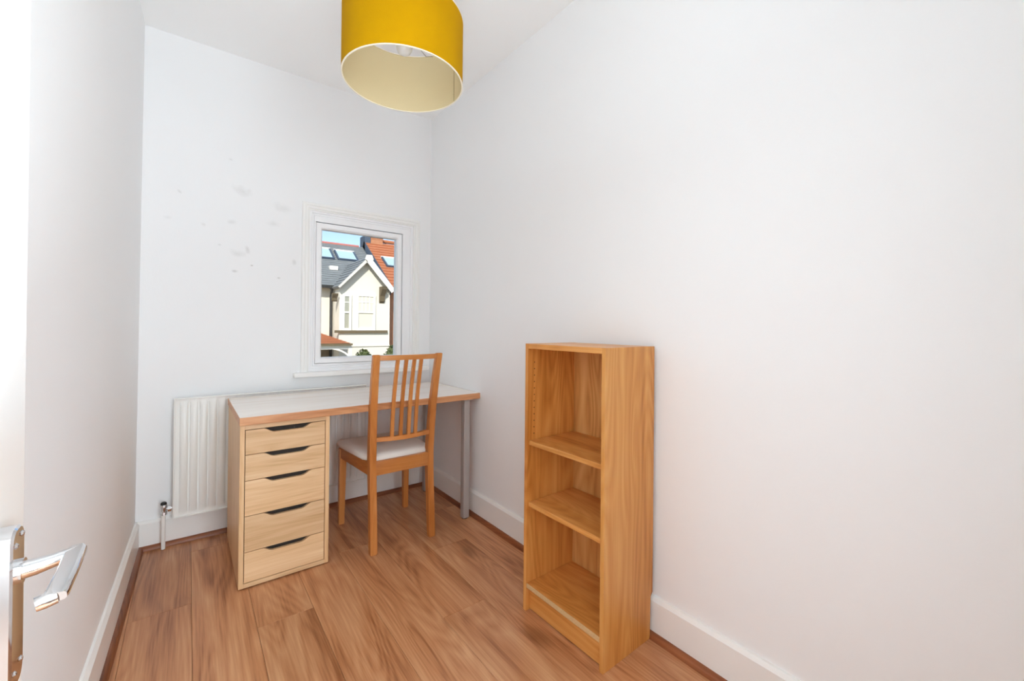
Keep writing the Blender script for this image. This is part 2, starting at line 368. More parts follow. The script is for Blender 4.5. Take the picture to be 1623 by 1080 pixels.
bm = bx(-0.882, -0.020, -0.045, 0.004, 0.814, 0.842, 0.005, 2); obj('sill', bm, M_trim, win)
obj('reveal', bx(-0.806, -0.126, 0.06, 0.16, 0.835, 0.846), M_upvc, win)

# ------------------------------------------------------------------ door standing open at the left
door = st(empty('door_1', (-1.527, -2.012, 0)))
M_door = mat('door_white_gloss', srgb(246, 245, 242), 0.22, bump=0.02, bscale=60)
obj('door_leaf', bx(-0.040, 0, -0.762, 0, 0.006, 1.98, 0.0015), M_door, door)
PX = 0.015                                                            # front of the thick back plate
bm = bmesh.new()
w, h, r = 0.040, 0.166, 0.015
pts = [Vector((0, y, z)) for y, z in rrect(w, h, r, 5)]
a = [bm.verts.new(Vector((0.0, p.y - 0.089, p.z + 0.830))) for p in pts]
b = [bm.verts.new(Vector((PX - 0.002, p.y - 0.089, p.z + 0.830))) for p in pts]
c = [bm.verts.new(Vector((PX, p.y * 0.90 - 0.089, p.z * 0.976 + 0.830))) for p in pts]
for p_, q_ in ((a, b), (b, c)):
    for i in range(len(p_)): bm.faces.new([p_[i], p_[(i + 1) % len(p_)], q_[(i + 1) % len(q_)], q_[i]])
bm.faces.new(a); bm.faces.new(c)
plate = obj('backplate', bm, M_chrome, door, smooth=True, angle=25)
for dy, dz in ((-0.010, 0.066), (0.010, 0.072), (-0.010, -0.066), (0.010, -0.062)):
    bm = lathe([(0.0005, 0.002), (0.002, 0.0018), (0.0034, 0.0)], n=12); bmesh.ops.rotate(bm, verts=bm.verts[:], matrix=Matrix.Rotation(math.pi / 2, 3, 'Y'))
    bmesh.ops.translate(bm, verts=bm.verts[:], vec=(PX, -0.089 + dy, 0.830 + dz)); obj('screw', bm, M_chrome, plate, smooth=True)
LZ = 0.866
lev = obj('lever_neck', tube([(PX, -0.089, LZ), (PX + 0.004, -0.089, LZ)], 0.0125, 20), M_chrome, door, smooth=True, angle=40)
bm = bmesh.new()
sweep(bm, [(PX + .002, -0.089, LZ), (PX + .012, -0.088, LZ + .0005), (PX + .024, -0.086, LZ + .002), (PX + .034, -0.083, LZ + .003), (PX + .042, -0.078, LZ + .003)],
      [circ(0.0095, 12), circ(0.0088, 12), circ(0.0075, 12), circ(0.007, 12), circ(0.007, 12)])
obj('lever_shank', bm, M_chrome, door, smooth=True, angle=50)
bm = bmesh.new()
gp = [(PX + .040, -0.070, LZ + .0045), (PX + .041, -0.080, LZ + .005), (PX + .041, -0.120, LZ + .001), (PX + .040, -0.160, LZ - .002), (PX + .0395, -0.166, LZ - .003)]
sweep(bm, gp, [rrect(0.012, 0.007, .002), rrect(0.018, 0.009, .003), rrect(0.018, 0.008, .003), rrect(0.018, 0.010, .003), rrect(0.017, 0.009, .003)])
grip = obj('lever_grip', bm, M_chrome, door, smooth=True, angle=40)
bm = bmesh.new(); sweep(bm, [(PX + .0400, -0.161, LZ - .004), (PX + .033, -0.163, LZ - .005), (PX + .0265, -0.1645, LZ - .006)], [rrect(0.014, 0.012, .004), rrect(0.013, 0.013, .004), rrect(0.012, 0.012, .004)])
obj('lever_return', bm, M_chrome, grip, smooth=True, angle=40)

# ------------------------------------------------------------------ radiator
rad = tag(empty('radiator', (0, 0, 0), BANG), 'white ribbed panel radiator behind the desk below the window', 'radiator')
RX0, RX1, RZ0, RZ1, RY = -1.428, -0.47, 0.146, 0.746, -0.072
bm = bmesh.new()                                                   # pressed front sheet with vertical flutes
pitch = 0.0400; xs = []; nfl = int((RX1 - RX0 - 0.05) / pitch)
prof = [(RX0, 0.0), (RX0 + 0.010, 0.0)]
x = RX0 + 0.022
cols = [(RX0, 0), (RX0 + 0.012, 0)]
while x + pitch < RX1 - 0.012:
    cols += [(x, 0.0), (x + 0.003, 0.009), (x + 0.009, 0.013), (x + 0.026, 0.013), (x + 0.032, 0.009), (x + 0.035, 0.0)]
    x += pitch
cols += [(RX1 - 0.012, 0), (RX1, 0)]
zs = [(RZ0, 0), (RZ0 + .022, 0), (RZ0 + .05, 1), (RZ1 - .05, 1), (RZ1 - .022, 0), (RZ1, 0)]
grid = [[bm.verts.new((cx, RY + 0.011 - d * k, z)) for cx, d in cols] for z, k in zs]
for r0, r1 in zip(grid, grid[1:]):
    for i in range(len(cols) - 1): bm.faces.new([r0[i], r0[i + 1], r1[i + 1], r1[i]])
obj('front_panel', bm, M_rad, rad, smooth=True, angle=40)
obj('edge_frame', frame(RX0 - .002, RX1 + .002, RZ0 - .002, RZ1 + .002, 0.006, RY, RY + 0.022, 0.0015), M_rad, rad)
obj('back_panel', bx(RX0, RX1, RY + 0.012, RY + 0.022, RZ0, RZ1), M_rad, rad)
for x in (RX0 + .12, RX1 - .12): obj('wall_bracket', bx(x, x + .03, RY + .022, -0.001, RZ0 + .08, RZ1 - .08), M_rad, rad)
def valve(x, s):
    y = RY + 0.014; z = 0.195
    p = obj('supply_pipe', tube([(x, y, 0.002), (x, y, z - .012)], 0.0088, 14), M_copper, rad, smooth=True, angle=40)
    v = obj('valve', lathe([(0.001, -.022), (.0145, -.022), (.0145, -.008), (.0115, -.006), (.0115, .014), (.0145, .016), (.0145, .026), (.008, .032), (.001, .032)], (x, y, z), 12), M_chrome, rad, smooth=True, angle=30)
    bm = lathe([(0.001, .024), (.0125, .024), (.0125, .036), (.007, .041), (.001, .041)], (x, y, z), 10); obj('valve_cap', bm, M_black, v, smooth=True, angle=30)
    obj('valve_tail', tube([(x, y, z + .004), (x + s * .014, y, z + .004), (RX0 if s > 0 else RX1, y, z + .004)], 0.006, 10), M_chrome, v, smooth=True, angle=40)
    bm = bmesh.new(); sweep(bm, [(x + s * .016, y, z + .004), (x + s * .030, y, z + .004)], circ(0.0145, 6)); obj('union_nut', bm, M_chrome, v)
valve(RX0 - 0.037, 1); valve(RX1 + 0.045, -1)

# ------------------------------------------------------------------ desk and drawer unit
DKX, DKY, DKA = 0.0003 - 0.004, -0.0678 - 0.006, 0.0074
desk = tag(empty('desk', (DKX, DKY, 0), DKA), 'long desk with pale top and wood edging standing under the window', 'desk')
TW, TD, TZ0, TZ1 = 1.203, 0.600, 0.700, 0.734
bm = bmesh.new(); fs = box(bm, -TW, 0, -TD, 0, TZ0, TZ1, 0.0012)
bm.normal_update()
for f in bm.faces: f.material_index = 0 if f.normal.z > 0.9 else 1
me_top = obj('tabletop', bm, [M_top, M_tedge], desk)
for x, y in ((-0.075, -0.560), (-0.075, -0.055)):
    bm = bmesh.new(); sweep(bm, [(x, y, 0.006), (x, y, 0.694)], rrect(0.040, 0.040, 0.006, 4), up=Vector((0, 1, 0)))
    lg = obj('leg', bm, M_steel, desk, smooth=True, angle=50)
    obj('foot', lathe([(0.001, 0), (.017, 0), (.018, .002), (.018, .006), (.001, .006)], (x, y, 0), 18), M_black, lg)
    obj('mounting_plate', bx(x - .032, x + .032, y - .032, y + .032, 0.694, 0.700), M_steel, lg)

du = tag(empty('drawer_unit', (DKX, DKY, 0), DKA), 'pale oak drawer unit with five cut-out drawer fronts holding up the desk', 'drawers')
AX0, AX1, AY0, AY1 = -1.1995, -0.8405, -0.582, -0.004
T = 0.018; PZ = 0.006
obj('side_panel', bx(AX0, AX0 + T, AY0, AY1, PZ, 0.699, 0.001), M_drawv, du)
obj('side_panel', bx(AX1 - T, AX1, AY0, AY1, PZ, 0.699, 0.001), M_drawv, du)
obj('top_panel', bx(AX0 + T, AX1 - T, AY0, AY1, 0.678, 0.699, 0.001), M_draw, du)
obj('bottom_panel', bx(AX0 + T, AX1 - T, AY0, AY1, PZ, 0.024, 0.001), M_draw, du)
obj('back_panel', bx(AX0 + T, AX1 - T, AY1 - .006, AY1, 0.024, 0.678), M_draw, du)
obj('glide', bx(AX0 + .02, AX1 - .02, AY0 + .03, AY1 - .01, 0.0, PZ), M_black, du)
zb = [0.6765, 0.5695, 0.4595, 0.3085, 0.1555, 0.0255]
DXA, DXB = AX0 + T + .0026, AX1 - T - .0026
for k in range(5):
    z1 = zb[k] - 0.0014; z0 = zb[k + 1] + 0.0014
    xc = (DXA + DXB) / 2 + 0.006; y0 = AY0 + 0.0015
    cw, cb, dp = 0.100, 0.056, 0.019                              # half width at the top, at the bottom, depth
    def bez(xa, za, xb, zb_):
        out = []
        for i in range(1, 7):
            t = i / 6; s = t * t * (3 - 2 * t); out.append((xa + (xb - xa) * t, za + (zb_ - za) * s))
        return out
    out = [(DXA, z0), (DXB, z0), (DXB, z1), (xc + cw, z1)] + bez(xc + cw, z1, xc + cb, z1 - dp) + [(xc - cb, z1 - dp)] + bez(xc - cb, z1 - dp, xc - cw, z1) + [(DXA, z1)]
    # dedupe
    o2 = [out[0]]
    for p in out[1:]:
        if abs(p[0] - o2[-1][0]) + abs(p[1] - o2[-1][1]) > 1e-6: o2.append(p)
    bm = pr([Vector((x, y0, z)) for x, z in o2], (0, 0.016, 0))
    d = obj('drawer', bm, M_draw, du)
    b2 = bmesh.new()
    box(b2, DXA - .0015, DXB + .0015, y0 + .018, y0 + .021, z0 - .001, z1 + .001)  # dark sheet behind the front paints shade into the gaps and cut-out
    box(b2, DXA + .012, DXA + .02, y0 + .016, AY1 - .05, z0 + .01, z1 - .03); box(b2, DXB - .02, DXB - .012, y0 + .016, AY1 - .05, z0 + .01, z1 - .03)
    box(b2, DXA + .012, DXB - .012, y0 + .016, AY1 - .05, z0 + .006, z0 + .01)
    obj('drawer_box_and_shade', b2, M_dark, d)

# ------------------------------------------------------------------ chair
ch = tag(empty('chair', (-0.487, -0.50, 0), 0.0), 'honey wood slat-back chair with white padded seat pulled up to the desk', 'chair')
CX, CY = -0.487, -0.50
def lerp(a, b, t): return a + (b - a) * t
def post(s):
    # (z, back y, half spacing to post centre)
    key = [(0.0, -0.728, 0.157), (0.20, -0.714, 0.156), (0.36, -0.703, 0.156), (0.46, -0.700, 0.157), (0.58, -0.707, 0.159), (0.72, -0.722, 0.162), (0.86, -0.744, 0.165), (0.985, -0.770, 0.168)]
    bm = bmesh.new(); rings = []
    for i, (z, yb, hx) in enumerate(key):
        w = 0.034; dpt = [0.034, 0.037, 0.042, 0.043, 0.040, 0.036, 0.031, 0.026][i]
        rings.append([bm.verts.new((s * hx + x, yb - CY + y, z)) for x, y in ((-w / 2, 0), (w / 2, 0), (w / 2, dpt), (-w / 2, dpt))])
    for a, b in zip(rings, rings[1:]):
        for i in range(4): bm.faces.new([a[i], a[(i + 1) % 4], b[(i + 1) % 4], b[i]])
    bm.faces.new(rings[0][::-1]); bm.faces.new(rings[-1])
    bmesh.ops.bevel(bm, geom=bm.edges[:], offset=0.003, segments=2, affect='EDGES', clamp_overlap=True)
    return bm
for s in (-1, 1): obj('back_post', post(s), M_chair, ch, smooth=True, angle=35)
for s in (-1, 1):
    bm = bmesh.new(); rings = []
    for z, w in ((0, 0.030), (0.43, 0.038)):
        xo = s * 0.207; xi = s * (0.207 - w); ya = -0.300 - CY; yb = ya + w
        rings.append([bm.verts.new(p) for p in ((min(xo, xi), ya - (w - .03), z), (max(xo, xi), ya - (w - .03), z), (max(xo, xi), ya + .03, z), (min(xo, xi), ya + .03, z))])
    for i in range(4): bm.faces.new([rings[0][i], rings[0][(i + 1) % 4], rings[1][(i + 1) % 4], rings[1][i]])
    bm.faces.new(rings[0][::-1]); bm.faces.new(rings[1])
    bmesh.ops.bevel(bm, geom=bm.edges[:], offset=0.003, segments=2, affect='EDGES')
    obj('front_leg', bm, M_chair, ch, smooth=True, angle=35)
# aprons
obj('back_apron', bx(-0.142, 0.142, -0.699 - CY, -0.676 - CY, 0.378, 0.447, 0.003, 2), M_chairx, ch, smooth=True, angle=35)
obj('front_apron', bx(-0.172, 0.172, -0.295 - CY, -0.275 - CY, 0.378, 0.435, 0.003, 2), M_chairx, ch, smooth=True, angle=35)
M_chairy = wood('honey_beech_side', srgb(180, 106, 44), srgb(200, 128, 64), srgb(216, 150, 86), 'Y', rough=0.36, ring=0.3, fine=0.25)
for s in (-1, 1):
    xa, xb = s * 0.172, s * 0.204; t = -s * 0.02
    pts = [Vector((xa, -0.665 - CY, 0.378)), Vector((xb, -0.300 - CY, 0.378)), Vector((xb + t, -0.300 - CY, 0.378)), Vector((xa + t, -0.665 - CY, 0.378))]
    bm = pr(pts, (0, 0, 0.064)); bmesh.ops.bevel(bm, geom=bm.edges[:], offset=0.002, segments=2, affect='EDGES')
    obj('side_apron', bm, M_chairy, ch)
# padded seat
bm = bmesh.new(); rings = []
outl = []
for y, hx in ((-0.676, 0.130), (-0.668, 0.140), (-0.60, 0.178), (-0.44, 0.196), (-0.29, 0.211), (-0.268, 0.214), (-0.256, 0.205)):
    outl.append((hx, y - CY))
poly = outl + [(-x, y) for x, y in outl[::-1]]
cyy = -0.46 - CY
for sc, z in ((0.97, 0.436), (1.0, 0.442), (1.003, 0.452), (0.99, 0.464), (0.95, 0.473), (0.82, 0.480), (0.5, 0.484), (0.15, 0.485)):
    rings.append([bm.verts.new((x * sc, cyy + (y - cyy) * sc, z)) for x, y in poly])
for a, b in zip(rings, rings[1:]):
    for i in range(len(a)): bm.faces.new([a[i], a[(i + 1) % len(a)], b[(i + 1) % len(a)], b[i]])
bm.faces.new(rings[0][::-1]); bm.faces.new(rings[-1])
obj('seat_cushion', bm, M_cush, ch, smooth=True, angle=50)
# curved rails and slats
def bow(x, yb, b, half=0.15): return yb - b * (1 - (x / half) ** 2)
def rail(name, z0, z1, yb, b, half, th, m):
    bm = bmesh.new(); N = 14; rings = []
    for i in range(N + 1):
        x = lerp(-half, half, i / N); y = bow(x, yb, b, half) - CY
        rings.append([bm.verts.new(p) for p in ((x, y, z0), (x, y, z1), (x, y + th, z1), (x, y + th, z0))])
    for a, c in zip(rings, rings[1:]):
        for i in range(4): bm.faces.new([a[i], a[(i + 1) % 4], c[(i + 1) % 4], c[i]])
    bm.faces.new(rings[0]); bm.faces.new(rings[-1][::-1])
    return obj(name, bm, m, ch, smooth=True, angle=35)
rail('top_rail', 0.957, 0.981, -0.766, 0.016, 0.152, 0.022, M_chairx)
rail('lower_rail', 0.548, 0.568, -0.704, 0.026, 0.143, 0.024, M_chairx)
for xs_ in (-0.066, -0.022, 0.021, 0.060):
    bm = bmesh.new(); rings = []
    for t in [i / 8 for i in range(9)]:
        z = lerp(0.562, 0.960, t); yb = lerp(bow(xs_, -0.704, 0.026), bow(xs_, -0.766, 0.016), t) + 0.012 * math.sin(math.pi * t) + 0.005 - CY
        xx = xs_ + 0.006 * t - 0.003; w = 0.0085
        rings.append([bm.verts.new(p) for p in ((xx - w, yb, z), (xx + w, yb, z), (xx + w, yb + .013, z), (xx - w, yb + .013, z))])
    for a, b in zip(rings, rings[1:]):
        for i in range(4): bm.faces.new([a[i], a[(i + 1) % 4], b[(i + 1) % 4], b[i]])
    bm.faces.new(rings[0][::-1]); bm.faces.new(rings[-1])
    obj('slat', bm, M_chair, ch, smooth=True, angle=35)

# ------------------------------------------------------------------ bookcase
bk = tag(empty('bookcase', (-0.025, -1.4583, 0), 0.0157), 'narrow oak bookcase with empty shelves standing against the right wall', 'bookcase')
BD, BW, BH, T = 0.278, 0.404, 1.061, 0.0165
def side_panel(y0, y1):      # notched at the foot of its back edge to clear the skirting
    pts = [(-BD, 0), (-0.014, 0), (-0.014, 0.152), (0.0, 0.165), (0.0, BH), (-BD, BH)]
    bm = pr([Vector((x, y0, z)) for x, z in pts], (0, y1 - y0, 0))
    bmesh.ops.bevel(bm, geom=bm.edges[:], offset=0.001, segments=1, affect='EDGES')
    return bm
obj('side_panel', side_panel(-T, 0), M_case, bk)
obj('side_panel', side_panel(-BW, -BW + T), M_case, bk)
Yi0, Yi1 = -BW + T, -T
obj('top_panel', bx(-BD + .001, 0, Yi0, Yi1, BH - 0.020, BH - 0.0005, 0.001), M_caseh, bk)
obj('back_panel', bx(-0.012, -0.008, Yi0 - .004, Yi1 + .004, 0.086, BH - .01), M_caseb, bk)
for z in (0.676, 0.431): obj('shelf', bx(-BD + 0.008, -0.014, Yi0 + .001, Yi1 - .001, z - 0.018, z, 0.0012), M_caseh, bk)
bs = obj('bottom_shelf', bx(-BD + 0.004, -0.014, Yi0, Yi1, 0.092, 0.110, 0.0008), M_caseh, bk)
o = obj('worn_edge', bx(-BD + 0.0028, -BD + 0.0045, Yi0 + .0005, Yi1 - .0005, 0.0925, 0.1102), M_chip, bs)
kp = obj('plinth', bx(-BD + 0.020, -BD + 0.036, Yi0, Yi1, 0.004, 0.092, 0.001), M_caseh, bk)
bm = lathe([(0.0004, 0.0006), (0.0035, 0.0006), (0.0042, 0.0)], n=12); bmesh.ops.rotate(bm, verts=bm.verts[:], matrix=Matrix.Rotation(-math.pi / 2, 3, 'Y'))
bmesh.ops.translate(bm, verts=bm.verts[:], vec=(-BD + 0.020, Yi0 + 0.012, 0.052)); obj('fixing_screw', bm, M_black, kp)
# row of shelf-pin holes on the inner side
pm = None
for k in range(12):
    if pm is None:
        o = obj('pin_hole', bx(-.002, .002, -.0006, .0002, -.002, .002), M_dark, bk); pm = o.data
    else:
        o = bpy.data.objects.new('pin_hole', pm); COL.objects.link(o); o.parent = bk
    o.location = (-BD + 0.035, Yi1, 0.70 + k * 0.026)

# ------------------------------------------------------------------ pendant lamp
LX, LY, LZ0, LR, LH = -0.797, -1.394, 1.961, 0.20, 0.217
lp = tag(empty('pendant_lamp', (LX, LY, LZ0)), 'mustard yellow drum pendant lampshade hanging from the ceiling', 'lamp')
sh = obj('lamp_shade', lathe([(LR, 0.002), (LR, LH - .002), (LR - 0.0012, LH - .002), (LR - 0.0012, 0.002), (LR, 0.002)], n=96), M_yel, lp, smooth=True, angle=40)
ln_ = obj('lining', lathe([(LR - 0.0014, 0.003), (LR - 0.0014, LH - .003), (LR - 0.0022, LH - .003), (LR - 0.0022, 0.003), (LR - 0.0014, 0.003)], n=96), M_line, sh, smooth=True, angle=40)
for z in (0.0, LH):
    s = 1 if z == 0 else -1
    obj('rim', lathe([(LR + .0006, z), (LR + .0006, z + s * .0022), (LR - .0036, z + s * .0022), (LR - .0036, z), (LR + .0006, z)], n=96), M_rim, sh, smooth=True, angle=40)
a = math.radians(0.5)
bm = bmesh.new(); prism(bm, [Vector((math.cos(a) * (LR - .0034), math.sin(a) * (LR - .0034), z)) for z in (0.004, LH - .004)] + [Vector((math.cos(a + .006) * (LR - .0034), math.sin(a + .006) * (LR - .0034), z)) for z in (LH - .004, 0.004)], (-.0008 * math.cos(a), -.0008 * math.sin(a), 0))
obj('lining_seam', bm, mat('seam_brown', srgb(120, 100, 62), 0.7, bump=0.05), ln_)
ring = bmesh.new()
N = 32; rr = 0.021
sp = obj('spider_ring', lathe([(0.020, LH - .035), (0.024, LH - .035), (0.024, LH - .032), (0.020, LH - .032), (0.020, LH - .035)], n=32), M_cream, lp)
for k in range(3):
    a = math.radians(35 + 120 * k)
    obj('spider_arm', tube([(0.023 * math.cos(a), 0.023 * math.sin(a), LH - .0335), (0.15 * math.cos(a), 0.15 * math.sin(a), LH - .034), (0.1975 * math.cos(a), 0.1975 * math.sin(a), LH - .004)], 0.0015, 8), M_steel, sp)
hd = obj('lamp_holder', lathe([(0.001, .168), (.016, .168), (.0185, .172), (.0195, .181), (.026, .182), (.026, .187), (.019, .188), (.017, .215), (.008, .235), (.001, .235)], n=32), M_cream, lp, smooth=True, angle=40)
obj('bulb', lathe([(0.0005, .096), (.012, .098), (.021, .104), (.027, .116), (.028, .128), (.024, .142), (.016, .157), (.013, .170)], n=32), mat('frosted_bulb', srgb(226, 226, 224), 0.35, bump=0.01), lp, smooth=True)
obj('flex', tube([(0, 0, .238), (0, 0, H - LZ0 - .02)], 0.003, 8), M_cream, lp, smooth=True)
obj('ceiling_rose', lathe([(0.001, H - LZ0 - .03), (.012, H - LZ0 - .03), (.03, H - LZ0 - .024), (.038, H - LZ0 - .014), (.039, H - LZ0), (.001, H - LZ0)], n=32), M_cream, lp, smooth=True, angle=40)

# ------------------------------------------------------------------ the street outside
GZ = -2.75
M_render = mat('cream_render', srgb(224, 220, 206), 0.9, bump=0.3, bscale=30, var=0.06, vscale=1.5)
M_slate = mat('grey_slate', srgb(138, 144, 146), 0.6, bump=0.2, bscale=12, var=0.35, vscale=3)
M_clay = mat('orange_clay_tile', srgb(196, 124, 84), 0.8, bump=0.2, bscale=12, var=0.35, vscale=6)
M_ridge = mat('red_ridge_tile', srgb(196, 124, 116), 0.8, bump=0.2, var=0.2)
M_extw = mat('outside_white_paint', srgb(236, 234, 226), 0.5, bump=0.05)
M_brick = mat('stock_brick', srgb(196, 140, 104), 0.9, bump=0.3, bscale=20, var=0.35, vscale=8)
M_blueb = mat('dark_flashed_side', srgb(76, 92, 112), 0.8, bump=0.2, var=0.3, vscale=4)
M_exb = mat('black_rainwater_iron', srgb(40, 40, 38), 0.5, bump=0.05)
M_stone = mat('weathered_corbel', srgb(112, 100, 76), 0.9, bump=0.3, bscale=15, var=0.3)
M_sky_glass = mat('skylight_glass', srgb(176, 204, 210), 0.08, spec=0.8)
M_wing = mat('sash_glass', srgb(150, 152, 140), 0.1, spec=0.8)
M_leaf = mat('hedge_leaves', srgb(92, 104, 56), 0.7, var=0.5, vscale=30)
M_asph = mat('asphalt', srgb(120, 118, 114), 0.9, bump=0.3, bscale=40, var=0.2)
M_porch_shade = mat('shadowed_porch_wall', srgb(150, 138, 116), 0.9, bump=0.2, var=0.4, vscale=6)  # shade of the porch recess put into a darker wall colour

st(obj('ground_street', bx(-30, 40, 1.2, 40, GZ - .2, GZ), M_asph))
YM, YB = 15.5, 14.5                                                 # main wall, gable front
EY, RYY = 15.2, 18.6                                                # eave and ridge of the roof
ez = at_y(510, 452, EY).z; rz_ = at_y(520, 386, RYY).z
rn = Vector((0, -(rz_ - ez), RYY - EY)).normalized()                # front slope normal
def on_roof(px, py, lift=0.0): return at_plane(px, py, Vector((0, EY, ez)) + rn * lift, rn)
XP = 5.55                                                           # party wall to the neighbour
hs_ = tag(empty('house', (0, 0, 0)), 'cream rendered house with gable and slate roof seen through the window', 'house')
XL = -3.0
obj('wall', bx(XL, XP - .06, YM, 21.7, GZ, ez), M_render, hs_)
sd = Vector((0, RYY - EY, rz_ - ez)); sl_ = sd.length; sdn = sd.normalized()
# slate courses: real overlapping strips
def roof_courses(x0, x1, e, d, nrm, L, n, m, parent, name, th=0.03):
    base = pr([Vector((x0, e.y, e.z)), Vector((x1, e.y, e.z)), Vector((x1, 0, 0)) + Vector((0, e.y, e.z)) + d * L, Vector((x0, 0, 0)) + Vector((0, e.y, e.z)) + d * L], nrm * -0.10)
    rf = obj(name, base, m, parent)
    stp = L / n
    for i in range(n):
        p = Vector((0, e.y, e.z)) + d * (i * stp); q_ = p + d * (stp * 1.15)
        c = [p + nrm * th, q_ + nrm * 0.004, q_ - nrm * 0.0, p]
        obj('tile_course', pr([Vector((x0, v.y, v.z)) for v in c], (x1 - x0, 0, 0)), m, rf)
    return rf
main_roof = roof_courses(XL, XP - .06, Vector((0, EY, ez)), sdn, rn, sl_, 22, M_slate, hs_, 'roof')
obj('ridge', tube([(XL, RYY, rz_ + .02), (XP - .25, RYY, rz_ + .02)], 0.065, 8), M_ridge, hs_)
def skylight(quad, parent, rp=None):
    p = [on_roof(x, y, 0.07 if rp is None else rp) for x, y in quad]
    xs0 = (p[0].x + p[3].x) / 2; xs1 = (p[1].x + p[2].x) / 2
    t0 = ((p[0] + p[1]) / 2 - Vector((0, EY, ez))).dot(sdn); t1 = ((p[2] + p[3]) / 2 - Vector((0, EY, ez))).dot(sdn)
    lift = 0.0 if rp is None else rp - 0.07
    def q(x, t, l): v = Vector((0, EY, ez)) + sdn * t + rn * (l + lift); return Vector((x, v.y, v.z))
    def bar(a, b, c, d): return pr([q(a, c, 0.0), q(b, c, 0.0), q(b, d, 0.0), q(a, d, 0.0)], rn * 0.10)
    k = obj('skylight', bar(xs0 - .07, xs1 + .07, t0 + .07, t0), M_extw, parent)
    b2 = bmesh.new()
    for a_ in ((xs0 - .07, xs0, t0, t1), (xs1, xs1 + .07, t0, t1), (xs0 - .07, xs1 + .07, t1, t1 - .07)):
        prism(b2, [q(a_[0], a_[2], 0), q(a_[1], a_[2], 0), q(a_[1], a_[3], 0), q(a_[0], a_[3], 0)], rn * 0.10)
    obj('skylight_frame', b2, M_blueb, k)
    obj('pane', pr([q(xs0, t0, .05), q(xs1, t0, .05), q(xs1, t1, .05), q(xs0, t1, .05)], rn * 0.015), M_sky_glass, k)
skylight([(500, 392), (521, 395), (528, 409), (507, 407)], hs_)
skylight([(531, 396.5), (559, 400), (566, 412.5), (538, 410)], hs_)
v0 = on_roof(526.5, 426.5)
obj('roof_vent', bx(v0.x - .12, v0.x + .2, v0.y - .15, v0.y + .15, v0.z - .05, v0.z + .12), M_extw, hs_)
obj('gutter', bx(XL, at_y(530, 455, EY).x, EY - .13, EY - .02, ez - .10, ez), M_exb, hs_)
dp_ = at_y(525.5, 500, EY)
obj('downpipe', tube([(dp_.x, EY - .08, ez - .08), (dp_.x, EY + .05, ez - .3), (dp_.x, EY + .1, ez - .45), (dp_.x, EY + .1, GZ)], 0.055, 8), M_exb, hs_)
# gable bay
AP = at_y(582, 410, YB); gl_ = at_y(533, 456, YB); GX0 = gl_.x; GX1 = min(2 * AP.x - GX0, 5.46); GZE = gl_.z
obj('gable_wall', pr([Vector((GX0 + .12, YB, GZ)), Vector((GX1 - .12, YB, GZ)), Vector((GX1 - .12, YB, GZE + .1)), Vector((AP.x, YB, AP.z - .02)), Vector((GX0 + .12, YB, GZE + .1))], (0, YM - YB + 0.1, 0)), M_render, hs_)
for s, xe in ((-1, GX0), (1, GX1)):
    a_ = Vector((AP.x, YB - .25, AP.z + .06)); e_ = Vector((xe, YB - .25, GZE + .02)); dv = (e_ - a_)
    nn = Vector((-dv.z, 0, dv.x)).normalized(); nn = nn if nn.z > 0 else -nn
    back = 3.4
    gr = obj('gable_roof', pr([a_, e_, e_ - nn * .08, a_ - nn * .08], (0, back, 0)), M_slate, hs_)
    n_ = 9
    for i in range(n_):
        p0 = e_ - dv * (i / n_); p1 = e_ - dv * min(1.0, (i + 1.15) / n_)
        obj('tile_course', pr([p0 + nn * .03, p1 + nn * .004, p1, p0], (0, back, 0)), M_slate, gr)
    bw_ = .20 if s > 0 else .07
    obj('bargeboard', pr([a_, e_, e_ - nn * bw_, a_ - nn * bw_ - Vector((0, 0, .05))], (0, -0.05, 0)), M_extw if s > 0 else M_render, hs_)
    bxp = at_y(606, 470, YB - .1).x if s > 0 else at_y(531, 470, YB - .1).x
    zt, zb_ = at_y(606, 455, YB - .1).z, at_y(606, 481, YB - .1).z
    pts = [Vector((bxp, YB, zb_)), Vector((bxp, YB - .10, zb_ + .08)), Vector((bxp, YB - .14, zb_ + .3)), Vector((bxp, YB - .34, zt - .12)), Vector((bxp, YB - .38, zt)), Vector((bxp, YB, zt))]
    if s < 0: pts = [Vector((p.x, YB + (p.y - YB) * .5, zb_ + (p.z - zb_) * .45)) for p in pts]
    obj('corbel', pr([p - Vector((.1, 0, 0)) for p in pts], (0.2, 0, 0)), M_stone, hs_)
obj('apex_cap', pr([Vector((AP.x + dx_, YB - .31, AP.z + .06 + dz_)) for dx_, dz_ in ((-.16, -.13), (0, -.30), (.16, -.13), (.10, .05), (-.10, .05))], (0, 0.12, 0)), M_extw, hs_)
def sash_win(x0, x1, z0, z1, y, parent, bars, mg):
    w_ = 0.09
    f_ = obj('window', frame(x0, x1, z0, z1, w_, y - .08, y + .02), M_extw, parent)
    zm = lerp(z0, z1, 0.50)
    obj('pane', bx(x0 + w_, x1 - w_, y - .03, y - .02, z0 + w_, zm - .03), mg, f_)
    obj('pane', bx(x0 + w_, x1 - w_, y - .05, y - .04, zm + .03, z1 - w_), mg, f_)
    obj('meeting_rail', bx(x0 + w_, x1 - w_, y - .07, y - .01, zm - .03, zm + .03), M_extw, f_)
    for k in range(1, bars + 1):
        xx = lerp(x0 + w_, x1 - w_, k / (bars + 1)); obj('glazing_bar', bx(xx - .015, xx + .015, y - .065, y - .035, zm + .03, z1 - w_), M_extw, f_)
    zz = lerp(zm, z1, .55); obj('glazing_bar', bx(x0 + w_, x1 - w_, y - .066, y - .036, zz - .015, zz + .015), M_extw, f_)
q0 = at_y(542, 466, YB); q1 = at_y(556, 524, YB)
M_wpale = mat('sash_glass_net_curtain', srgb(214, 210, 194), 0.25, spec=0.6)
sash_win(q0.x, q1.x, q1.z, q0.z, YB, hs_, 0, M_wing)
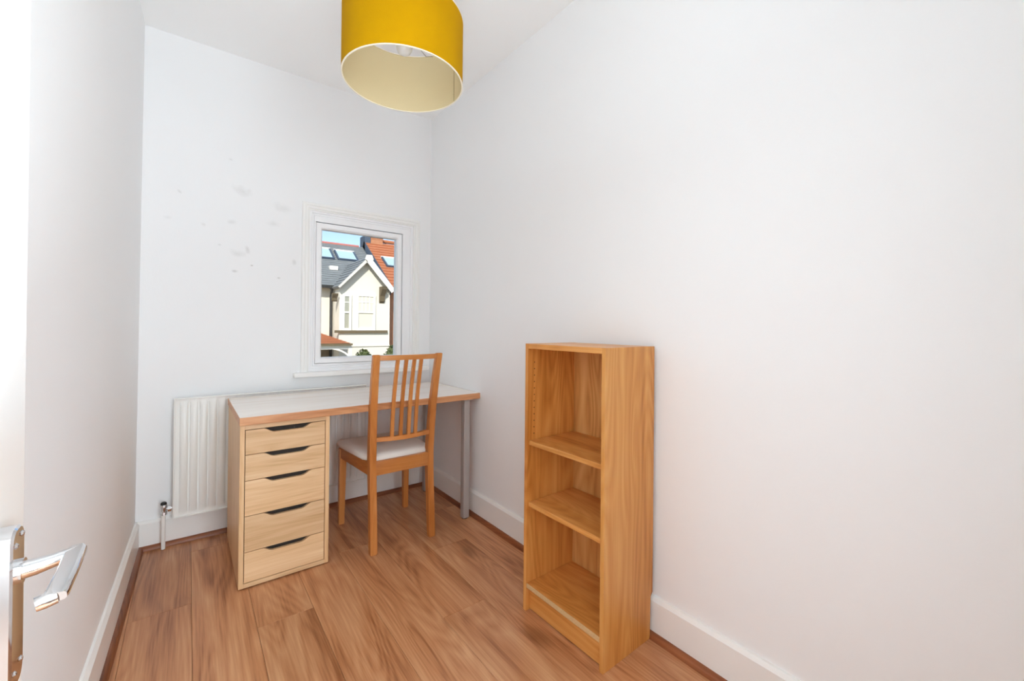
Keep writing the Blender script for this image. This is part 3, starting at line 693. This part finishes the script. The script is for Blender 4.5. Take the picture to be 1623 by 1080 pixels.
q0 = at_y(564, 466, YB); q1 = at_y(594, 524, YB)
sash_win(q0.x, q1.x, q1.z, q0.z, YB, hs_, 3, M_wpale)
q0 = at_y(530, 525, YB); q1 = at_y(613, 527, YB)
obj('ledge', bx(q0.x, q1.x, YB - .10, YB, q1.z - .02, q0.z + .03), M_stone, hs_)
q2 = at_y(560, 549, YB); obj('string_course', bx(q0.x, GX1 - .12, YB - .04, YB, q2.z - .02, q2.z + .03), M_render, hs_)
# porch with hipped clay roof
PY = 13.5
pa = at_y(521, 527, YB); pe = at_y(556, 545, PY); pl_ = at_y(490, 545, PY)
pz = pe.z; px1 = pe.x; px0 = pl_.x - .6
ptop = pa.z
por = hs_
tl, tr_ = Vector((px0 + .9, YM, ptop)), Vector((px1 - .78, YM, ptop))
f0, f1, s1 = Vector((px0, PY, pz)), Vector((px1, PY, pz)), Vector((px1, YM, pz))
bm = bmesh.new()
vs = [bm.verts.new(p) for p in (tl, tr_, f1, f0)]; bm.faces.new(vs)
v2 = [vs[1], bm.verts.new(s1), vs[2]]; bm.faces.new(v2)
bmesh.ops.solidify(bm, geom=bm.faces[:], thickness=0.05)
pr_ = obj('porch_roof', bm, M_clay, por)
NT = 9
for i in range(NT):                                                 # tile courses on the porch front slope
    t0, t1 = i / NT, (i + 1.1) / NT
    a_, b_ = f0.lerp(tl, t0), f1.lerp(tr_, t0); c_, d_ = f0.lerp(tl, min(t1, 1)), f1.lerp(tr_, min(t1, 1))
    nn = (tl - f0).cross(f1 - f0); nn = nn.normalized(); nn = nn if nn.z > 0 else -nn
    obj('tile_course', pr([a_ + nn * .03, b_ + nn * .03, d_ + nn * .006, c_ + nn * .006], -nn * 0.01), M_clay, pr_)
obj('porch_fascia', bx(px0, px1 + .02, PY - .02, PY + .03, pz - .11, pz + .0), M_extw, por)
obj('porch_gutter', bx(px0, px1 + .04, PY - .11, PY - .02, pz - .06, pz + .01), M_stone, por)
post_x = at_y(555.5, 556, PY).x
obj('porch_post', bx(post_x - .06, post_x + .06, PY + .02, PY + .14, GZ, pz - .10), M_extw, por)
bm = bmesh.new(); path = []
for i in range(9):
    t = math.radians(90 * i / 8); path.append((post_x - 1.1 + 1.1 * math.sin(t), PY + .08, pz - .62 + 0.5 * math.cos(t)))
sweep(bm, path, [(-.03, -.05), (.03, -.05), (.03, .05), (-.03, .05)], up=Vector((0, 1, 0)))
obj('porch_arch', bm, M_extw, por)
obj('porch_beam', bx(px0, post_x - .06, PY + .04, PY + .12, pz - .2, pz - .1), M_extw, por)
obj('porch_back', bx(px0, post_x - .2, YM - .03, YM, GZ, pz - .05), M_porch_shade, por)
obj('front_door', bx(post_x - 1.3, post_x - .5, YM - .07, YM - .03, GZ, GZ + 2.2), M_exb, por)

# neighbour beyond the party wall: raised clay roof with a dark flashed side, and its skylight
nb = tag(empty('neighbour_house', (0, 0, 0)), 'neighbouring house with orange clay tile roof at right of the window view', 'house')
LIFT = 0.30
e2 = Vector((0, EY, ez)) + rn * LIFT - sdn * 0.35; XN = 12.0
r2 = roof_courses(XP, XN, e2, sdn, rn, sl_ + .45, 16, M_clay, nb, 'roof', 0.05)
obj('verge_flashing', pr([Vector((XP - .03, v.y, v.z)) for v in (e2 + rn * .02, e2 + sdn * (sl_ + .45) + rn * .02, e2 + sdn * (sl_ + .45) - rn * (LIFT + .1), e2 - rn * (LIFT + .1))], (0.03, 0, 0)), M_blueb, nb)
obj('ridge', tube([(XP, RYY + .1, rz_ + .46), (XN, RYY + .1, rz_ + .46)], 0.09, 8), M_clay, nb)
obj('wall', bx(XP + .02, XN, YM - .2, 21.7, GZ, ez), M_brick, nb)
def nsky(quad): skylight(quad, nb, LIFT + .08)
nsky([(606.5, 407.5), (632, 411), (640, 424), (614.5, 420.5)])
# chimney stack on the party wall
ct = at_y(591, 376, RYY - .3); cl = at_y(577, 390, RYY - .3); cr_ = at_y(606.5, 390, RYY - .3); cbz = at_y(590, 410, RYY - .3).z
ck = empty('chimney', (0, 0, 0), parent=nb); ck['label'] = 'brick chimney stack with pale cap'
cm = at_y(588, 390, RYY - .3).x; cl.x = max(cl.x, XP - .03)
bh = (ct.z - cbz + .25); nco = 12
for i in range(nco):                                                # brick courses, each a little uneven
    z0 = cbz - .25 + bh * i / nco; j = 0.012 * (i % 2)
    obj('brick_course', bx(cm - j, cr_.x + j, RYY - .3 - j, RYY + .5, z0 + .006, z0 + bh / nco), M_brick, ck)
obj('dark_side', bx(cl.x, cm - .014, RYY - .28, RYY + .48, cbz - .25, ct.z + .05), M_blueb, ck)  # left side of the stack in a darker blue-grey
obj('cap', bx(cm - .06, cr_.x + .06, RYY - .38, RYY + .56, ct.z, ct.z + .12), M_extw, ck)
tv = at_y(612, 387, RYY); p0 = at_y(605, 389, RYY)
obj('aerial', tube([(p0.x - .1, RYY, p0.z - .08), (tv.x, RYY, tv.z + .02)], 0.03, 6), M_exb, ck)

# clipped bushes in the front gardens
def bush(px, py, w, label):
    c = at_y(px, py, 12.2); top = c.z
    b_ = tag(empty('bush', (c.x, 12.2, GZ)), label, 'bush', 'bushes in the front gardens opposite')
    hgt = top - GZ
    rnd = random.Random(int(px)); bm = bmesh.new()
    bmesh.ops.create_icosphere(bm, subdivisions=3, radius=1.0)
    for v in bm.verts:
        k = 1 + rnd.uniform(-.06, .06); v.co = Vector((v.co.x * w * .95 * k, v.co.y * w * .8 * k, hgt / 2 + v.co.z * hgt / 2 * k * .97))
    obj('crown', bm, M_leaf, b_)
    bm = bmesh.new()
    for i in range(900):
        th = rnd.uniform(0, 2 * math.pi); ph = math.acos(rnd.uniform(-.2, 1)); n_ = Vector((math.sin(ph) * math.cos(th), math.sin(ph) * math.sin(th), math.cos(ph)))
        p = Vector((n_.x * w, n_.y * w * .85, hgt / 2 + n_.z * hgt / 2)); s = rnd.uniform(.03, .06)
        u = Vector((rnd.uniform(-1, 1), rnd.uniform(-1, 1), rnd.uniform(-1, 1))).normalized(); t = u.cross(n_ + Vector((.01, 0, 0))).normalized()
        bm.faces.new([bm.verts.new(p + u * s), bm.verts.new(p + t * s * .6), bm.verts.new(p - u * s), bm.verts.new(p - t * s * .6)])
    tag(obj('leaves', bm, M_leaf, b_), kind='stuff')
bush(576, 554, 0.52, 'rounded green bush at middle of the window view beside the porch')
bush(626, 546, 0.60, 'green bush at the right edge of the window view')
